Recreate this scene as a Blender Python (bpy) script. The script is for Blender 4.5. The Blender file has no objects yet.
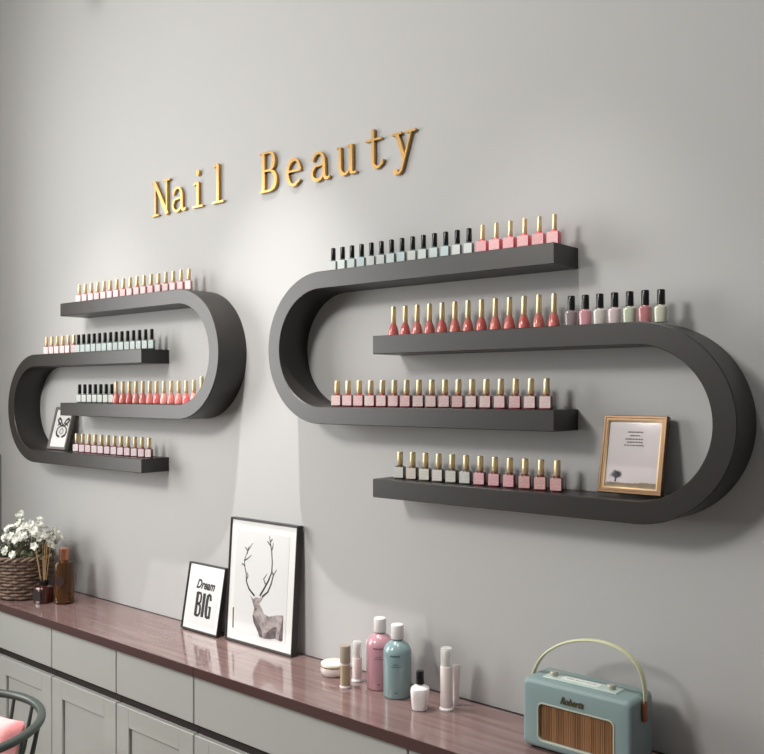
import bpy, math, random
from mathutils import Vector, Matrix
random.seed(7)
S = bpy.context.scene
COL = S.collection
PI = math.pi

# ---------------------------------------------------------------- camera
cam_d = bpy.data.cameras.new('camera')
cam = bpy.data.objects.new('camera', cam_d); COL.objects.link(cam)
cam.location = (0, 0, 1.566)
cam.rotation_euler = (PI/2, 0, math.atan2(.6516, .7585))
cam_d.sensor_width = 36; cam_d.sensor_fit = 'HORIZONTAL'
cam_d.lens = 884/764*36
cam_d.shift_y = 15/764
cam_d.clip_start = .02
S.camera = cam

# ---------------------------------------------------------------- light and exposure
S.view_settings.view_transform = 'Standard'
S.view_settings.look = 'None'
S.view_settings.gamma = 1
S.view_settings.exposure = -0.1
S.view_settings.use_curve_mapping = False
w = bpy.data.worlds.new('world'); S.world = w; w.use_nodes = True
bg = w.node_tree.nodes['Background']
bg.inputs[0].default_value = (.99, .99, 1.0, 1); bg.inputs[1].default_value = .18

def area(name, loc, target, size, power, color=(1, 1, 1), size_y=None, disk=False):
    d = bpy.data.lights.new(name, 'AREA'); d.energy = power; d.color = color
    d.shape = 'DISK' if disk else ('RECTANGLE' if size_y else 'SQUARE')
    d.size = size
    if size_y: d.size_y = size_y
    o = bpy.data.objects.new(name, d); COL.objects.link(o); o.location = loc
    o.rotation_euler = (Vector(target)-Vector(loc)).to_track_quat('-Z', 'Y').to_euler()
    return o
KEY = (-2.35, -1.35, 3.15)
area('ceiling_lamp_light', KEY, (-1.75, 1.8, 1.3), .75, 74, (1, .97, .93), disk=True)
area('window_light', (-4.05, .1, 1.9), (-2.0, .6, 1.5), 1.9, 100, (1.0, .99, .97), size_y=1.7)
SPOT_X = (-2.87, -1.936, -1.0)
SPOT_Y = 1.8105-.45
for sx, pw in zip(SPOT_X, (85, 190, 62)):
    d = bpy.data.lights.new('spot', 'SPOT'); d.energy = pw; d.color = (1, .97, .94)
    d.spot_size = math.radians(64); d.spot_blend = 1.0; d.shadow_soft_size = .010
    o = bpy.data.objects.new('spotlight_beam', d); COL.objects.link(o); o.location = (sx, SPOT_Y, 3.0)
    o.rotation_euler = (0, 0, 0)

# ---------------------------------------------------------------- helpers
def lin(c):
    c = c/255.
    return c/12.92 if c <= .04045 else ((c+.055)/1.055)**2.4
def rgb(r, g, b): return (lin(r), lin(g), lin(b), 1)

_m = {}
def mat(name, col, rough=.5, metal=0, coat=0, trans=0, ior=1.45, noise=None, bump=0, bscale=60, alpha=1, coat_rough=.05, spec=.5):
    if name in _m: return _m[name]
    m = bpy.data.materials.new(name); m.use_nodes = True
    nt = m.node_tree; b = nt.nodes['Principled BSDF']
    b.inputs['Base Color'].default_value = col
    b.inputs['Roughness'].default_value = rough
    b.inputs['Metallic'].default_value = metal
    b.inputs['Coat Weight'].default_value = coat
    b.inputs['Coat Roughness'].default_value = coat_rough
    b.inputs['Transmission Weight'].default_value = trans
    b.inputs['IOR'].default_value = ior
    b.inputs['Alpha'].default_value = alpha
    b.inputs['Specular IOR Level'].default_value = spec
    if noise or bump:
        tc = nt.nodes.new('ShaderNodeTexCoord')
    if noise:
        col2, scale, sx, detail = noise
        mp = nt.nodes.new('ShaderNodeMapping'); mp.inputs['Scale'].default_value = sx
        nt.links.new(tc.outputs['Object'], mp.inputs['Vector'])
        n = nt.nodes.new('ShaderNodeTexNoise'); n.inputs['Scale'].default_value = scale
        n.inputs['Detail'].default_value = detail
        nt.links.new(mp.outputs[0], n.inputs['Vector'])
        cr = nt.nodes.new('ShaderNodeValToRGB')
        cr.color_ramp.elements[0].position = .38; cr.color_ramp.elements[1].position = .62
        cr.color_ramp.elements[0].color = col; cr.color_ramp.elements[1].color = col2
        nt.links.new(n.outputs['Fac'], cr.inputs[0]); nt.links.new(cr.outputs[0], b.inputs['Base Color'])
    if bump:
        n2 = nt.nodes.new('ShaderNodeTexNoise'); n2.inputs['Scale'].default_value = bscale
        n2.inputs['Detail'].default_value = 4
        nt.links.new(tc.outputs['Object'], n2.inputs['Vector'])
        bp = nt.nodes.new('ShaderNodeBump'); bp.inputs['Strength'].default_value = bump
        bp.inputs['Distance'].default_value = .002
        nt.links.new(n2.outputs['Fac'], bp.inputs['Height']); nt.links.new(bp.outputs[0], b.inputs['Normal'])
    _m[name] = m
    return m

class MB:
    """collects faces, then links them as one mesh object"""
    def __init__(s): s.v = []; s.f = []
    def add(s, vs, fs):
        o = len(s.v); s.v += [tuple(v) for v in vs]; s.f += [tuple(i+o for i in f) for f in fs]; return s
    def box(s, x0, x1, y0, y1, z0, z1, b=0):
        if x0 > x1: x0, x1 = x1, x0
        if b <= 0:
            vs = [(x, y, z) for z in (z0, z1) for y in (y0, y1) for x in (x0, x1)]
            return s.add(vs, [(0, 2, 3, 1), (4, 5, 7, 6), (0, 1, 5, 4), (2, 6, 7, 3), (0, 4, 6, 2), (1, 3, 7, 5)])
        # chamfered box: three face quads per axis + edge quads + corner triangles
        vs = []; idx = {}
        for ix, X in enumerate((x0, x1)):
            for iy, Y in enumerate((y0, y1)):
                for iz, Z in enumerate((z0, z1)):
                    sx, sy, sz = (1, -1)[ix], (1, -1)[iy], (1, -1)[iz]
                    for a, p in (('x', (X, Y+sy*b, Z+sz*b)), ('y', (X+sx*b, Y, Z+sz*b)), ('z', (X+sx*b, Y+sy*b, Z))):
                        idx[ix, iy, iz, a] = len(vs); vs.append(p)
        F = []
        def g(i, j, k, a): return idx[i, j, k, a]
        for i in (0, 1):
            q = [g(i, 0, 0, 'x'), g(i, 1, 0, 'x'), g(i, 1, 1, 'x'), g(i, 0, 1, 'x')]; F.append(q if i else q[::-1])
            q = [g(0, i, 0, 'y'), g(0, i, 1, 'y'), g(1, i, 1, 'y'), g(1, i, 0, 'y')]; F.append(q if i else q[::-1])
            q = [g(0, 0, i, 'z'), g(1, 0, i, 'z'), g(1, 1, i, 'z'), g(0, 1, i, 'z')]; F.append(q if i else q[::-1])
        for i in (0, 1):
            for j in (0, 1):
                F.append([g(i, j, 0, 'x'), g(i, j, 0, 'y'), g(i, j, 1, 'y'), g(i, j, 1, 'x')])
                F.append([g(i, 0, j, 'x'), g(i, 0, j, 'z'), g(i, 1, j, 'z'), g(i, 1, j, 'x')])
                F.append([g(0, i, j, 'y'), g(0, i, j, 'z'), g(1, i, j, 'z'), g(1, i, j, 'y')])
                for k in (0, 1): F.append([g(i, j, k, 'x'), g(i, j, k, 'y'), g(i, j, k, 'z')])
        return s.add(vs, F)
    def lathe(s, prof, cx=0, cy=0, n=24, cap=True):
        vs = []
        for r, z in prof:
            for k in range(n):
                a = 2*PI*k/n; vs.append((cx+r*math.cos(a), cy+r*math.sin(a), z))
        F = [(i*n+k, i*n+(k+1) % n, (i+1)*n+(k+1) % n, (i+1)*n+k) for i in range(len(prof)-1) for k in range(n)]
        if cap: F += [tuple(range(n))[::-1], tuple((len(prof)-1)*n+k for k in range(n))]
        return s.add(vs, F)
    def loft(s, prof, cx=0, cy=0, e=4., n=28):
        """superellipse sections: prof = [(z, half_x, half_y)]"""
        vs = []
        for z, hx, hy, *q in prof:
            ee = q[0] if q else e
            for k in range(n):
                a = 2*PI*(k+.5)/n; c, t = math.cos(a), math.sin(a)
                vs.append((cx+hx*math.copysign(abs(c)**(2/ee), c), cy+hy*math.copysign(abs(t)**(2/ee), t), z))
        F = [(i*n+k, i*n+(k+1) % n, (i+1)*n+(k+1) % n, (i+1)*n+k) for i in range(len(prof)-1) for k in range(n)]
        F += [tuple(range(n))[::-1], tuple((len(prof)-1)*n+k for k in range(n))]
        return s.add(vs, F)
    def tube(s, pts, r, n=8, closed=False, flat=1., cap=True):
        pts = [Vector(p) for p in pts]; N = len(pts); vs = []
        up = Vector((0, 0, 1)); prev = None
        for i, p in enumerate(pts):
            if closed: t = pts[(i+1) % N]-pts[i-1]
            else: t = pts[min(i+1, N-1)]-pts[max(i-1, 0)]
            t.normalize()
            if prev is None:
                a = up if abs(t.dot(up)) < .95 else Vector((1, 0, 0))
                u = t.cross(a).normalized()
            else:
                u = (prev-t*prev.dot(t)).normalized()
            prev = u; v = t.cross(u)
            rr = r[i] if isinstance(r, (list, tuple)) else r
            for k in range(n):
                a = 2*PI*k/n; vs.append(p+u*rr*math.cos(a)+v*rr*flat*math.sin(a))
        M = N if closed else N-1
        F = [(i*n+k, i*n+(k+1) % n, ((i+1) % N)*n+(k+1) % n, ((i+1) % N)*n+k) for i in range(M) for k in range(n)]
        if not closed and cap: F += [tuple(range(n))[::-1], tuple((N-1)*n+k for k in range(n))]
        return s.add(vs, F)
    def prism(s, poly, y0, y1, f=None):
        """polygon in (x, z), extruded y0..y1"""
        n = len(poly)
        A = sum(poly[i][0]*poly[(i+1) % n][1]-poly[(i+1) % n][0]*poly[i][1] for i in range(n))
        if A < 0: poly = poly[::-1]
        vs = [(x, y0, z) for x, z in poly]+[(x, y1, z) for x, z in poly]
        F = [tuple(range(n)), tuple(range(n, 2*n))[::-1]]+[(i+n, (i+1) % n+n, (i+1) % n, i) for i in range(n)]
        return s.add(vs, F)
    def stroke(s, pts, wd, y0, y1, thin=False):
        """variable-width stroke in the xz plane, extruded"""
        n = len(pts); L = []; R = []
        if isinstance(wd, list):
            q = len(wd)-1; wd = [wd[min(q, round(i*q/(n-1)))] for i in range(n)]
        for i in range(n):
            a = pts[max(i-1, 0)]; b = pts[min(i+1, n-1)]
            dx, dz = b[0]-a[0], b[1]-a[1]; l = math.hypot(dx, dz) or 1
            h = (wd[i] if isinstance(wd, (list, tuple)) else wd)/2*(.86 if thin else 1)
            L.append((pts[i][0]-dz/l*h, pts[i][1]+dx/l*h)); R.append((pts[i][0]+dz/l*h, pts[i][1]-dx/l*h))
        vs = [(x, y, z) for y in (y0, y1) for (x, z) in L+R]
        F = []
        for i in range(n-1):
            F += [(i, n+i, n+i+1, i+1), (2*n+i, 2*n+i+1, 3*n+i+1, 3*n+i), (i, i+1, 2*n+i+1, 2*n+i), (n+i, 3*n+i, 3*n+i+1, n+i+1)]
        F += [(0, 2*n, 3*n, n), (n-1, 2*n-1, 4*n-1, 3*n-1)]
        return s.add(vs, F)
    def mesh(s, name, m, angle=35, fix=True):
        me = bpy.data.meshes.new(name); me.from_pydata(s.v, [], s.f)
        if fix:
            import bmesh
            bm = bmesh.new(); bm.from_mesh(me)
            bmesh.ops.recalc_face_normals(bm, faces=bm.faces[:]); bm.to_mesh(me); bm.free()
        for p in me.polygons: p.use_smooth = True
        me.set_sharp_from_angle(angle=math.radians(angle))
        me.materials.append(m); me.update()
        return me
    def build(s, name, m, parent=None, angle=35, fix=True):
        o = bpy.data.objects.new(name, s.mesh(name, m, angle, fix)); COL.objects.link(o)
        if parent: o.parent = parent
        return o

def tag(o, label=None, cat=None, group=None, kind=None):
    if label: o['label'] = label
    if cat: o['category'] = cat
    if group: o['group'] = group
    if kind: o['kind'] = kind
    return o
def thing(name, loc, label, cat, group=None, rot=(0, 0, 0)):
    o = bpy.data.objects.new(name, None); COL.objects.link(o)
    o.empty_display_size = .02
    o.location = loc; o.rotation_euler = rot
    return tag(o, label, cat, group)
def struct(name, mb, m): return tag(mb.build(name, m), kind='structure')
def arc(cx, cz, rx, rz, a0, a1, n=14):
    return [(cx+rx*math.cos(math.radians(a0+(a1-a0)*i/n)), cz+rz*math.sin(math.radians(a0+(a1-a0)*i/n))) for i in range(n+1)]
def text_mesh(body, size, m, parent, name, loc, rot, sx=1, sz=1, shear=0, depth=.0003, bold=0):
    c = bpy.data.curves.new(name, 'FONT'); c.body = body; c.size = size; c.extrude = depth; c.shear = shear; c.offset = bold
    c.align_x = 'CENTER'; c.resolution_u = 3
    t = bpy.data.objects.new(name, c)
    me = bpy.data.meshes.new_from_object(t); bpy.data.objects.remove(t)
    for v in me.vertices: v.co.x *= sx; v.co.y *= sz
    o = bpy.data.objects.new(name, me); COL.objects.link(o); me.materials.clear(); me.materials.append(m)
    o.parent = parent; o.location = loc; o.rotation_euler = rot
    return o

WY = 1.8105      # the wall's face
CT = .8          # worktop height

# ---------------------------------------------------------------- materials
M_wall = mat('wall_paint', rgb(188, 188, 187), .62, bump=.05, bscale=90, spec=.3)
M_ceil = mat('ceiling_paint', rgb(205, 204, 200), .8)
M_floor = mat('floor_stone', rgb(120, 112, 104), .35, noise=(rgb(134, 126, 118), 2.5, (1, 1, 1), 4))
M_trim = mat('dark_trim', rgb(140, 139, 136), .5)
M_shelf = mat('dark_shelf_lacquer', rgb(33, 29, 27), .40, spec=.75)
M_top = mat('brown_worktop', rgb(114, 91, 89), .13, noise=(rgb(128, 106, 102), 7, (.6, 9, 1), 5), coat=.3, coat_rough=.06)
M_edge = mat('worktop_edge', rgb(74, 52, 50), .3)
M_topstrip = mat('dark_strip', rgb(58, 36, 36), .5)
M_cab = mat('cabinet_front', rgb(172, 173, 168), .38)
M_cabin = mat('cabinet_recess', rgb(40, 32, 31), .7)  # dark body colour carries the shade of the finger-pull gaps and grooves
M_gold = mat('sign_gold', rgb(196, 156, 98), .3, metal=.9)
M_cap_gold = mat('cap_gold', rgb(226, 204, 162), .33, metal=.6)
M_cap_black = mat('cap_black', rgb(24, 23, 24), .22)
M_frame_dark = mat('frame_black', rgb(52, 50, 50), .35)
M_frame_gold = mat('frame_gold', rgb(112, 86, 60), .34, metal=.5)
M_frame_grey = mat('frame_grey', rgb(112, 106, 100), .5)
M_paper = mat('paper_white', rgb(222, 222, 220), .25, coat=.4)
M_paper2 = mat('paper_inner', rgb(212, 213, 212), .25, coat=.4)
M_ink = mat('ink_black', rgb(46, 44, 46), .7)
M_inkgrey = mat('ink_grey', rgb(96, 92, 94), .7)

# ---------------------------------------------------------------- room
struct('wall_back', MB().box(-3.72, .9, WY, WY+.12, 0, 3.4), M_wall)
wl = MB()
wl.box(-3.84, -3.716, -.75, -3.2, 0, 3.4); wl.box(-3.84, -3.716, .95, WY, 0, 3.4)
wl.box(-3.84, -3.716, -.75, .95, 0, .95); wl.box(-3.84, -3.716, -.75, .95, 2.75, 3.4)
struct('wall_left', wl, M_wall)
wf = MB()
for y0, y1, z0, z1 in ((-.75, -.69, .95, 2.75), (.89, .95, .95, 2.75), (-.69, .89, .95, 1.01), (-.69, .89, 2.69, 2.75), (.075, .125, 1.01, 2.69)):
    wf.box(-3.80, -3.75, y0, y1, z0, z1)
struct('window_1', wf, mat('window_frame', rgb(225, 225, 222), .4))
struct('trim_1', MB().box(-3.716, -3.704, 1.74, WY, .80, 1.30, .002), M_trim)
struct('floor', MB().box(-3.84, 1.2, -3.2, WY+.12, -.05, 0), M_floor)
struct('ceiling', MB().box(-3.84, 1.2, -3.2, WY+.12, 3.4, 3.45), M_ceil)

# ceiling lamp and wall-washing spotlights (above the frame)
t = thing('ceiling_lamp', (KEY[0], KEY[1]-.02, 3.4), 'round white ceiling lamp over the middle of the room', 'lamp')
MB().lathe([(.03, 0), (.03, -.12), (.22, -.13), (.24, -.16), (.24, -.2), (.225, -.2), (.225, -.17)], n=32).build('lamp_housing', mat('lamp_white', rgb(230, 230, 228), .4), t)
for sx, lb in zip(SPOT_X, ('leftmost small black ceiling spotlight close to the wall', 'middle small black ceiling spotlight above the lettering', 'rightmost small black ceiling spotlight close to the wall')):
    t = thing('ceiling_spotlight', (sx, SPOT_Y, 3.4), lb, 'spotlight', 'ceiling spotlights along the wall')
    MB().lathe([(.03, 0), (.03, -.02), (.006, -.021), (.006, -.24)], n=16).build('stem', M_cap_black, t)
    MB().lathe([(.034, -.235), (.036, -.24), (.036, -.37), (.031, -.37), (.029, -.30)], n=24, cap=True).build('lamp_head', M_cap_black, t)

# ---------------------------------------------------------------- shelves
TH = .047; RO = .2063; Y0 = 1.70
def hook(x_end, x_out, z_top, side, label):
    """one J-shaped shelf: two boards joined by a half ring; side -1 = ring at the left"""
    zt, zb = z_top, z_top-2*RO
    cx = x_out-side*RO; cz = (zt+zb)/2
    out = [(x_end, zt)]+[(cx+side*RO*math.sin(a), cz+RO*math.cos(a)) for a in [PI*i/48 for i in range(49)]]+[(x_end, zb)]
    ri = RO-TH
    inn = [(x_end, zb+TH)]+[(cx+side*ri*math.sin(a), cz+ri*math.cos(a)) for a in [PI-PI*i/48 for i in range(49)]]+[(x_end, zt-TH)]
    n = len(out); b = .0016
    # build as strip so that no concave n-gon is needed: pair outer[i] with inner[n-1-i]
    inn = inn[::-1]
    mb = MB(); vs = []
    for i in range(n):
        o, q = Vector(out[i]), Vector(inn[i]); d = (q-o).normalized()*b
        vs += [(o.x, WY, o.y), (o.x, Y0+b, o.y), (o.x+d.x, Y0, o.y+d.y), (q.x-d.x, Y0, q.y-d.y), (q.x, Y0+b, q.y), (q.x, WY, q.y)]
    F = []
    for i in range(n-1):
        for k in range(6):
            F.append((i*6+k, i*6+(k+1) % 6, (i+1)*6+(k+1) % 6, (i+1)*6+k))
    F += [tuple(range(6)), tuple((n-1)*6+k for k in range(6))]
    mb.add(vs, F)
    o = mb.build('wall_shelf', M_shelf, angle=25)
    tag(o, label, 'shelf', 'black curved wall shelves')
    return cx, cz
ZT = (1.892, 1.710, 1.527, 1.344)       # tops of the four boards
ZT = (1.892, 1.7095, 1.892-2*RO+TH, 1.7095-2*RO+TH)
cRA = hook(-.969, -1.889, ZT[0], -1, 'dark curved shelf with left half ring on the right display, mint bottles on top')
cRB = hook(-1.491, -.578, ZT[1], 1, 'dark curved shelf with right half ring on the right display, holding the gold frame')
cLA = hook(-3.024, -2.110, ZT[0], 1, 'dark curved shelf with right half ring on the left display, pale bottles on top')
cLB = hook(-2.511, -3.424, ZT[1], -1, 'dark curved shelf with left half ring on the left display, holding the butterfly picture')

# ---------------------------------------------------------------- worktops and cabinets
def worktop(x0, x1, label):
    t = thing('worktop', (x0, 1.525, CT-.027), label, 'worktop', 'brown worktop slabs')
    MB().box(0, x1-x0, .0022, .277, 0, .027).build('slab', M_top, t)
    tag(MB().box(0, x1-x0, 0, .0024, -.0002, .0272, .0008).build('edge_band', M_edge, t), 'darker brown front edge')
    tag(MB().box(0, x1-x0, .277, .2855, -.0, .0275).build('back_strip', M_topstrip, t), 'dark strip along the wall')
worktop(-3.70, -2.0045, 'glossy mauve brown worktop slab at the left, under the basket and small poster')
worktop(-2.0035, .35, 'glossy mauve brown worktop slab at the right, under the deer poster corner, bottles and radio')

def cabinet(x0, x1, label, doors):
    t = thing('base_cabinet', (x0, 1.560, 0), label, 'cabinet', 'grey green cabinets under the worktop')
    W = x1-x0
    MB().box(.0005, W-.0005, 0, .24, .09, CT-.0275).build('body', M_cabin, t)
    MB().box(.0005, W-.0005, .04, .24, 0, .09).build('plinth', M_cabin, t)
    MB().box(.0016, W-.0016, -.019, -.001, .632, .768, .0018).build('drawer', M_cab, t)
    dw = W/doors
    for i in range(doors):
        a, b = i*dw+.0016, (i+1)*dw-.0016; st = .066
        m = MB(); zt, zb = .602, .095
        m.box(a, a+st, -.019, -.001, zb, zt, .0018); m.box(b-st, b, -.019, -.001, zb, zt, .0018)
        m.box(a+st-.002, b-st+.002, -.0189, -.001, zt-.062, zt, .0018); m.box(a+st-.002, b-st+.002, -.0189, -.001, zb, zb+.062, .0018)
        d = m.build('door', M_cab, t)
        MB().box(a+st+.0035, b-st-.0025, -.011, -.0012, zb+.064, zt-.0665, .001).build('door_panel', M_cab, d)
cabinet(-3.574, -3.187, 'grey green base cabinet at the far left end under the basket', 1)
cabinet(-3.186, -2.799, 'grey green base cabinet behind the spindle chair, with drawer and door', 1)
cabinet(-2.798, -2.411, 'grey green base cabinet with single drawer, just right of the spindle chair', 1)
cabinet(-2.410, -2.023, 'grey green base cabinet with single drawer, under the small BIG poster', 1)
cabinet(-2.022, -1.248, 'grey green base cabinet with the one extra wide drawer', 2)
cabinet(-1.247, -.473, 'grey green base cabinet under the blue radio', 2)
cabinet(-.472, .30, 'grey green base cabinet at the far right end of the row', 2)

# ---------------------------------------------------------------- sign letters
def letters():
    T = .0095; kk = [0]
    def TT():
        kk[0] = (kk[0]+1) % 7; return T+.00012*kk[0]
    def y(m): return (-T, 0)
    def stem(m, x, z0, z1, wd): m.box(x-wd*.43, x+wd*.43, -TT(), 0, z0, z1)
    def serif(m, x0, x1, z): m.box(x0, x1, -TT(), 0, z-.003, z+.003)
    def st(m, p, wd): m.stroke(p, wd, -TT(), 0, True)
    def N(m, W):
        stem(m, .022, .003, .117, .008); stem(m, .090, .003, .117, .008)
        st(m, [(.018, .118), (.094, .002)], .017)
        serif(m, .004, .042, .0035); serif(m, .004, .030, .1165); serif(m, .070, .110, .1165)
    def a(m, W):
        st(m, [(.012, .060)]+arc(.037, .055, .024, .026, 160, 20, 10)+[(.061, .045), (.061, .016), (.066, .006), (.078, .004), (.084, .010)], [.010, .010]+[.009]*10+[.012, .013, .013, .012, .009, .005])
        st(m, [(.061, .046)]+arc(.036, .024, .025, .021, 110, 270, 12)+[(.050, .008), (.061, .018)], [.006]*3+[.010]*9+[.010, .008, .006])
    def i(m, W):
        stem(m, .035, .003, .082, .013); serif(m, .008, .062, .0035); st(m, [(.012, .076), (.036, .082)], .007)
        m.prism(arc(.034, .114, .0095, .0095, 0, 337.5, 15), -T, 0)
    def l(m, W):
        stem(m, .035, .003, .124, .013); serif(m, .006, .064, .0035); st(m, [(.012, .118), (.036, .124)], .007)
    def B(m, W):
        stem(m, .021, .002, .121, .014); serif(m, .004, .046, .0035); serif(m, .004, .046, .1195)
        st(m, [(.022, .1195), (.044, .1195)]+arc(.046, .0925, .024, .0268, 88, -88, 14)+[(.022, .065)], [.007, .007]+[.008]*3+[.013]*9+[.008]*3+[.006])
        st(m, [(.022, .065), (.046, .065)]+arc(.048, .034, .030, .0305, 88, -88, 14)+[(.022, .0035)], [.006, .007]+[.008]*3+[.014]*9+[.008]*3+[.007])
    def e(m, W):
        st(m, [(.012, .046), (.066, .046)], .007)
        st(m, [(.066, .044)]+arc(.038, .042, .028, .0375, 8, 300, 26)+[(.066, .018)], [.008]*4+[.008]*4+[.013]*12+[.010]*6+[.006, .004])
    def u(m, W):
        st(m, [(.006, .080), (.018, .080), (.018, .030)]+arc(.036, .026, .018, .0225, 180, 300, 8)+[(.062, .022)], [.007, .009, .013]+[.012]*6+[.008]*3+[.006])
        stem(m, .062, .003, .083, .013); serif(m, .060, .082, .0035); serif(m, .046, .064, .0795)
    def t(m, W):
        st(m, [(.034, .108), (.034, .026)]+arc(.050, .022, .016, .0185, 180, 290, 8)+[(.068, .012), (.072, .022)], [.010, .013]+[.012]*6+[.009]*3+[.006, .004])
        serif(m, .006, .066, .0795)
    def yy(m, W):
        st(m, [(.020, .080), (.046, .010)], .013); st(m, [(.070, .080), (.046, .010), (.036, -.018), (.026, -.026), (.014, -.024)], [.006, .007, .007, .007, .008])
        serif(m, .002, .036, .0795); serif(m, .054, .086, .0795)
        m.prism(arc(.015, -.020, .008, .008, 0, 337.5, 15), -T, 0)
    spec = [('capital letter N, first of the gold wall lettering', N, -2.597), ('small letter a in the first gold word, right after the N', a, -2.486),
            ('small letter i with its dot in the first gold word', i, -2.375), ('tall small letter l closing the first gold word', l, -2.272),
            ('capital letter B opening the second gold word', B, -2.041), ('small letter e after the capital B in the gold lettering', e, -1.925),
            ('small letter a between e and u in the gold lettering', a, -1.823), ('small letter u in the second gold word', u, -1.719),
            ('small letter t in the second gold word', t, -1.612), ('small letter y, last of the gold wall lettering', yy, -1.514)]
    for lb, fn, x in spec:
        m = MB(); fn(m, 0)
        o = m.build('sign_letter', M_gold); o.location = (x, WY-.0015, 2.1695); o.scale = (.96, 1, 1)
        tag(o, 'gold '+lb.replace('gold ', ''), 'letter', 'gold letters on the wall')
letters()

# ---------------------------------------------------------------- nail polish bottles
NW = ['', 'first', 'second', 'third', 'fourth', 'fifth', 'sixth', 'seventh', 'eighth', 'ninth', 'tenth', 'eleventh', 'twelfth', 'thirteenth', 'fourteenth', 'fifteenth', 'sixteenth', 'seventeenth']
_bm = {}
def bottle_meshes(style, side, front, wd, hb, wc, hc, cap):
    key = (style, side, front, wd, hb, wc, hc, cap)
    if key in _bm: return _bm[key]
    h = wd/2; res = []
    ms = mat('polish_%d_%d_%d' % side, rgb(*side), .14, coat=.6)  # square bottles: side colour stands in for the dark look of glass edges
    if style == 'square':
        prof = [(0, h*.86, h*.86), (.001, h*.95, h*.95), (hb*.12, h, h), (hb*.86, h, h), (hb*.95, h*.93, h*.93), (hb, h*.70, h*.70, 3), (hb+.002, h*.45, h*.45, 2), (hb+.004, h*.43, h*.43, 2)]
    elif style == 'round':
        prof = [(0, h*.82, h*.82, 2.6), (.0012, h*.92, h*.92, 2.6), (hb*.80, h, h, 3), (hb*.93, h*.95, h*.95, 3), (hb*.99, h*.74, h*.74, 2.6), (hb+.001, h*.5, h*.5, 2), (hb+.003, h*.48, h*.48, 2)]
    else:   # cone
        prof = [(0, h*.84, h*.84, 2), (.0015, h*.96, h*.96, 2), (hb*.18, h, h, 2), (hb*.45, h*.94, h*.94, 2), (hb*.72, h*.79, h*.79, 2), (hb*.92, h*.60, h*.60, 2), (hb+.001, h*.46, h*.46, 2), (hb+.003, h*.42, h*.42, 2)]
    res.append(('bottle', MB().loft(prof).mesh('bottle', ms)))
    cm = M_cap_gold if cap == 'gold' else M_cap_black
    r = wc/2; z0 = hb+.0025
    cp = MB().lathe([(r*.93, z0), (r, z0+.0008), (r*.97, z0+hc*.4), (r*.95, z0+hc*.92), (r*.88, z0+hc*.98), (r*.6, z0+hc*1.0), (0.0005, z0+hc*1.003)], n=20)
    res.append(('cap', cp.mesh('cap', cm)))
    if style == 'square' and front:
        lit_fr = [tuple(min(250, int(v+(255-v)*.35)) for v in q) for q in front]  # front colours lifted towards white in place of frontal light
        fm = mat('front_%d_%d_%d' % lit_fr[0], rgb(*lit_fr[0]), .25, coat=.5, noise=(rgb(*lit_fr[1]), 260, (1, 1, 1), 2))
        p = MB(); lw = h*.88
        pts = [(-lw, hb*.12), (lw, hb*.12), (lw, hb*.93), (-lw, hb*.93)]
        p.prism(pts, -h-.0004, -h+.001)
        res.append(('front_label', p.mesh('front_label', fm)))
    if style == 'cone':
        wm = mat('white_dots', rgb(246, 214, 206), .4)
        p = MB()
        for q in range(9):
            a = 2*PI*q/9+.35; zz = hb*(.28+.24*((q*5) % 3)/2); rr = h*(1.01-.42*max(0, zz/hb-.2))
            c = Vector((rr*math.sin(a), -rr*math.cos(a), zz))
            p.add([(c.x-.0011*math.cos(a), c.y-.0011*math.sin(a), c.z-.0012), (c.x+.0011*math.cos(a), c.y+.0011*math.sin(a), c.z-.0012),
                   (c.x*.995+.0011*math.cos(a), c.y*.995+.0011*math.sin(a), c.z+.0016), (c.x*.995-.0011*math.cos(a), c.y*.995-.0011*math.sin(a), c.z+.0016)], [(0, 1, 2, 3)])
        res.append(('printed_marks', p.mesh('printed_marks', wm)))
    _bm[key] = res
    return res
def place_bottle(x, z, meshes, label, group, yv=1.75, turn=.55):
    t = thing('nail_polish_bottle', (x+.004, yv, z), label, 'nail polish', group)
    t.rotation_euler = (0, 0, math.atan2(-x, yv)*turn+math.radians(random.uniform(-3, 3)))
    for nm, me in meshes:
        o = bpy.data.objects.new(nm, me); COL.objects.link(o); o.parent = t
def row(n, x0, x1, z, dims, style, cap, cols, desc, where, group, ring=None):
    """cols: list of (side colour, (front colour, fleck colour), name) – one per bottle, cycled"""
    total = n
    for i in range(n):
        x = x0+(x1-x0)*i/(n-1)
        side, front, nm = cols[i % len(cols)] if len(cols) < n else cols[i]
        zz = z
        if ring:      # bottle stands on the rising or falling part of a half ring
            cx, r, sgn = ring; d = max(0, (x-cx)*sgn)
            if r < .19: zz = z+(r-math.sqrt(max(r*r-min(d+.006, r)**2, 0))) if d > 0 else z
            else: zz = z-(r-math.sqrt(r*r-max(0, d-.012)**2))
        pos = ('leftmost' if i == 0 else 'rightmost' if i == n-1 else
               NW[i+1]+' from left' if i < n/2 else NW[n-i]+' from right')
        lab = '%s of %d %s on %s' % (pos, n, desc, where)
        place_bottle(x, zz, bottle_meshes(style, side, front, *dims, cap), lab, group, turn=.4 if 'rose' in desc else .55)

def mix(names): return names
P = lambda s, f, g, nm='': (s, (f, g), nm)
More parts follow.
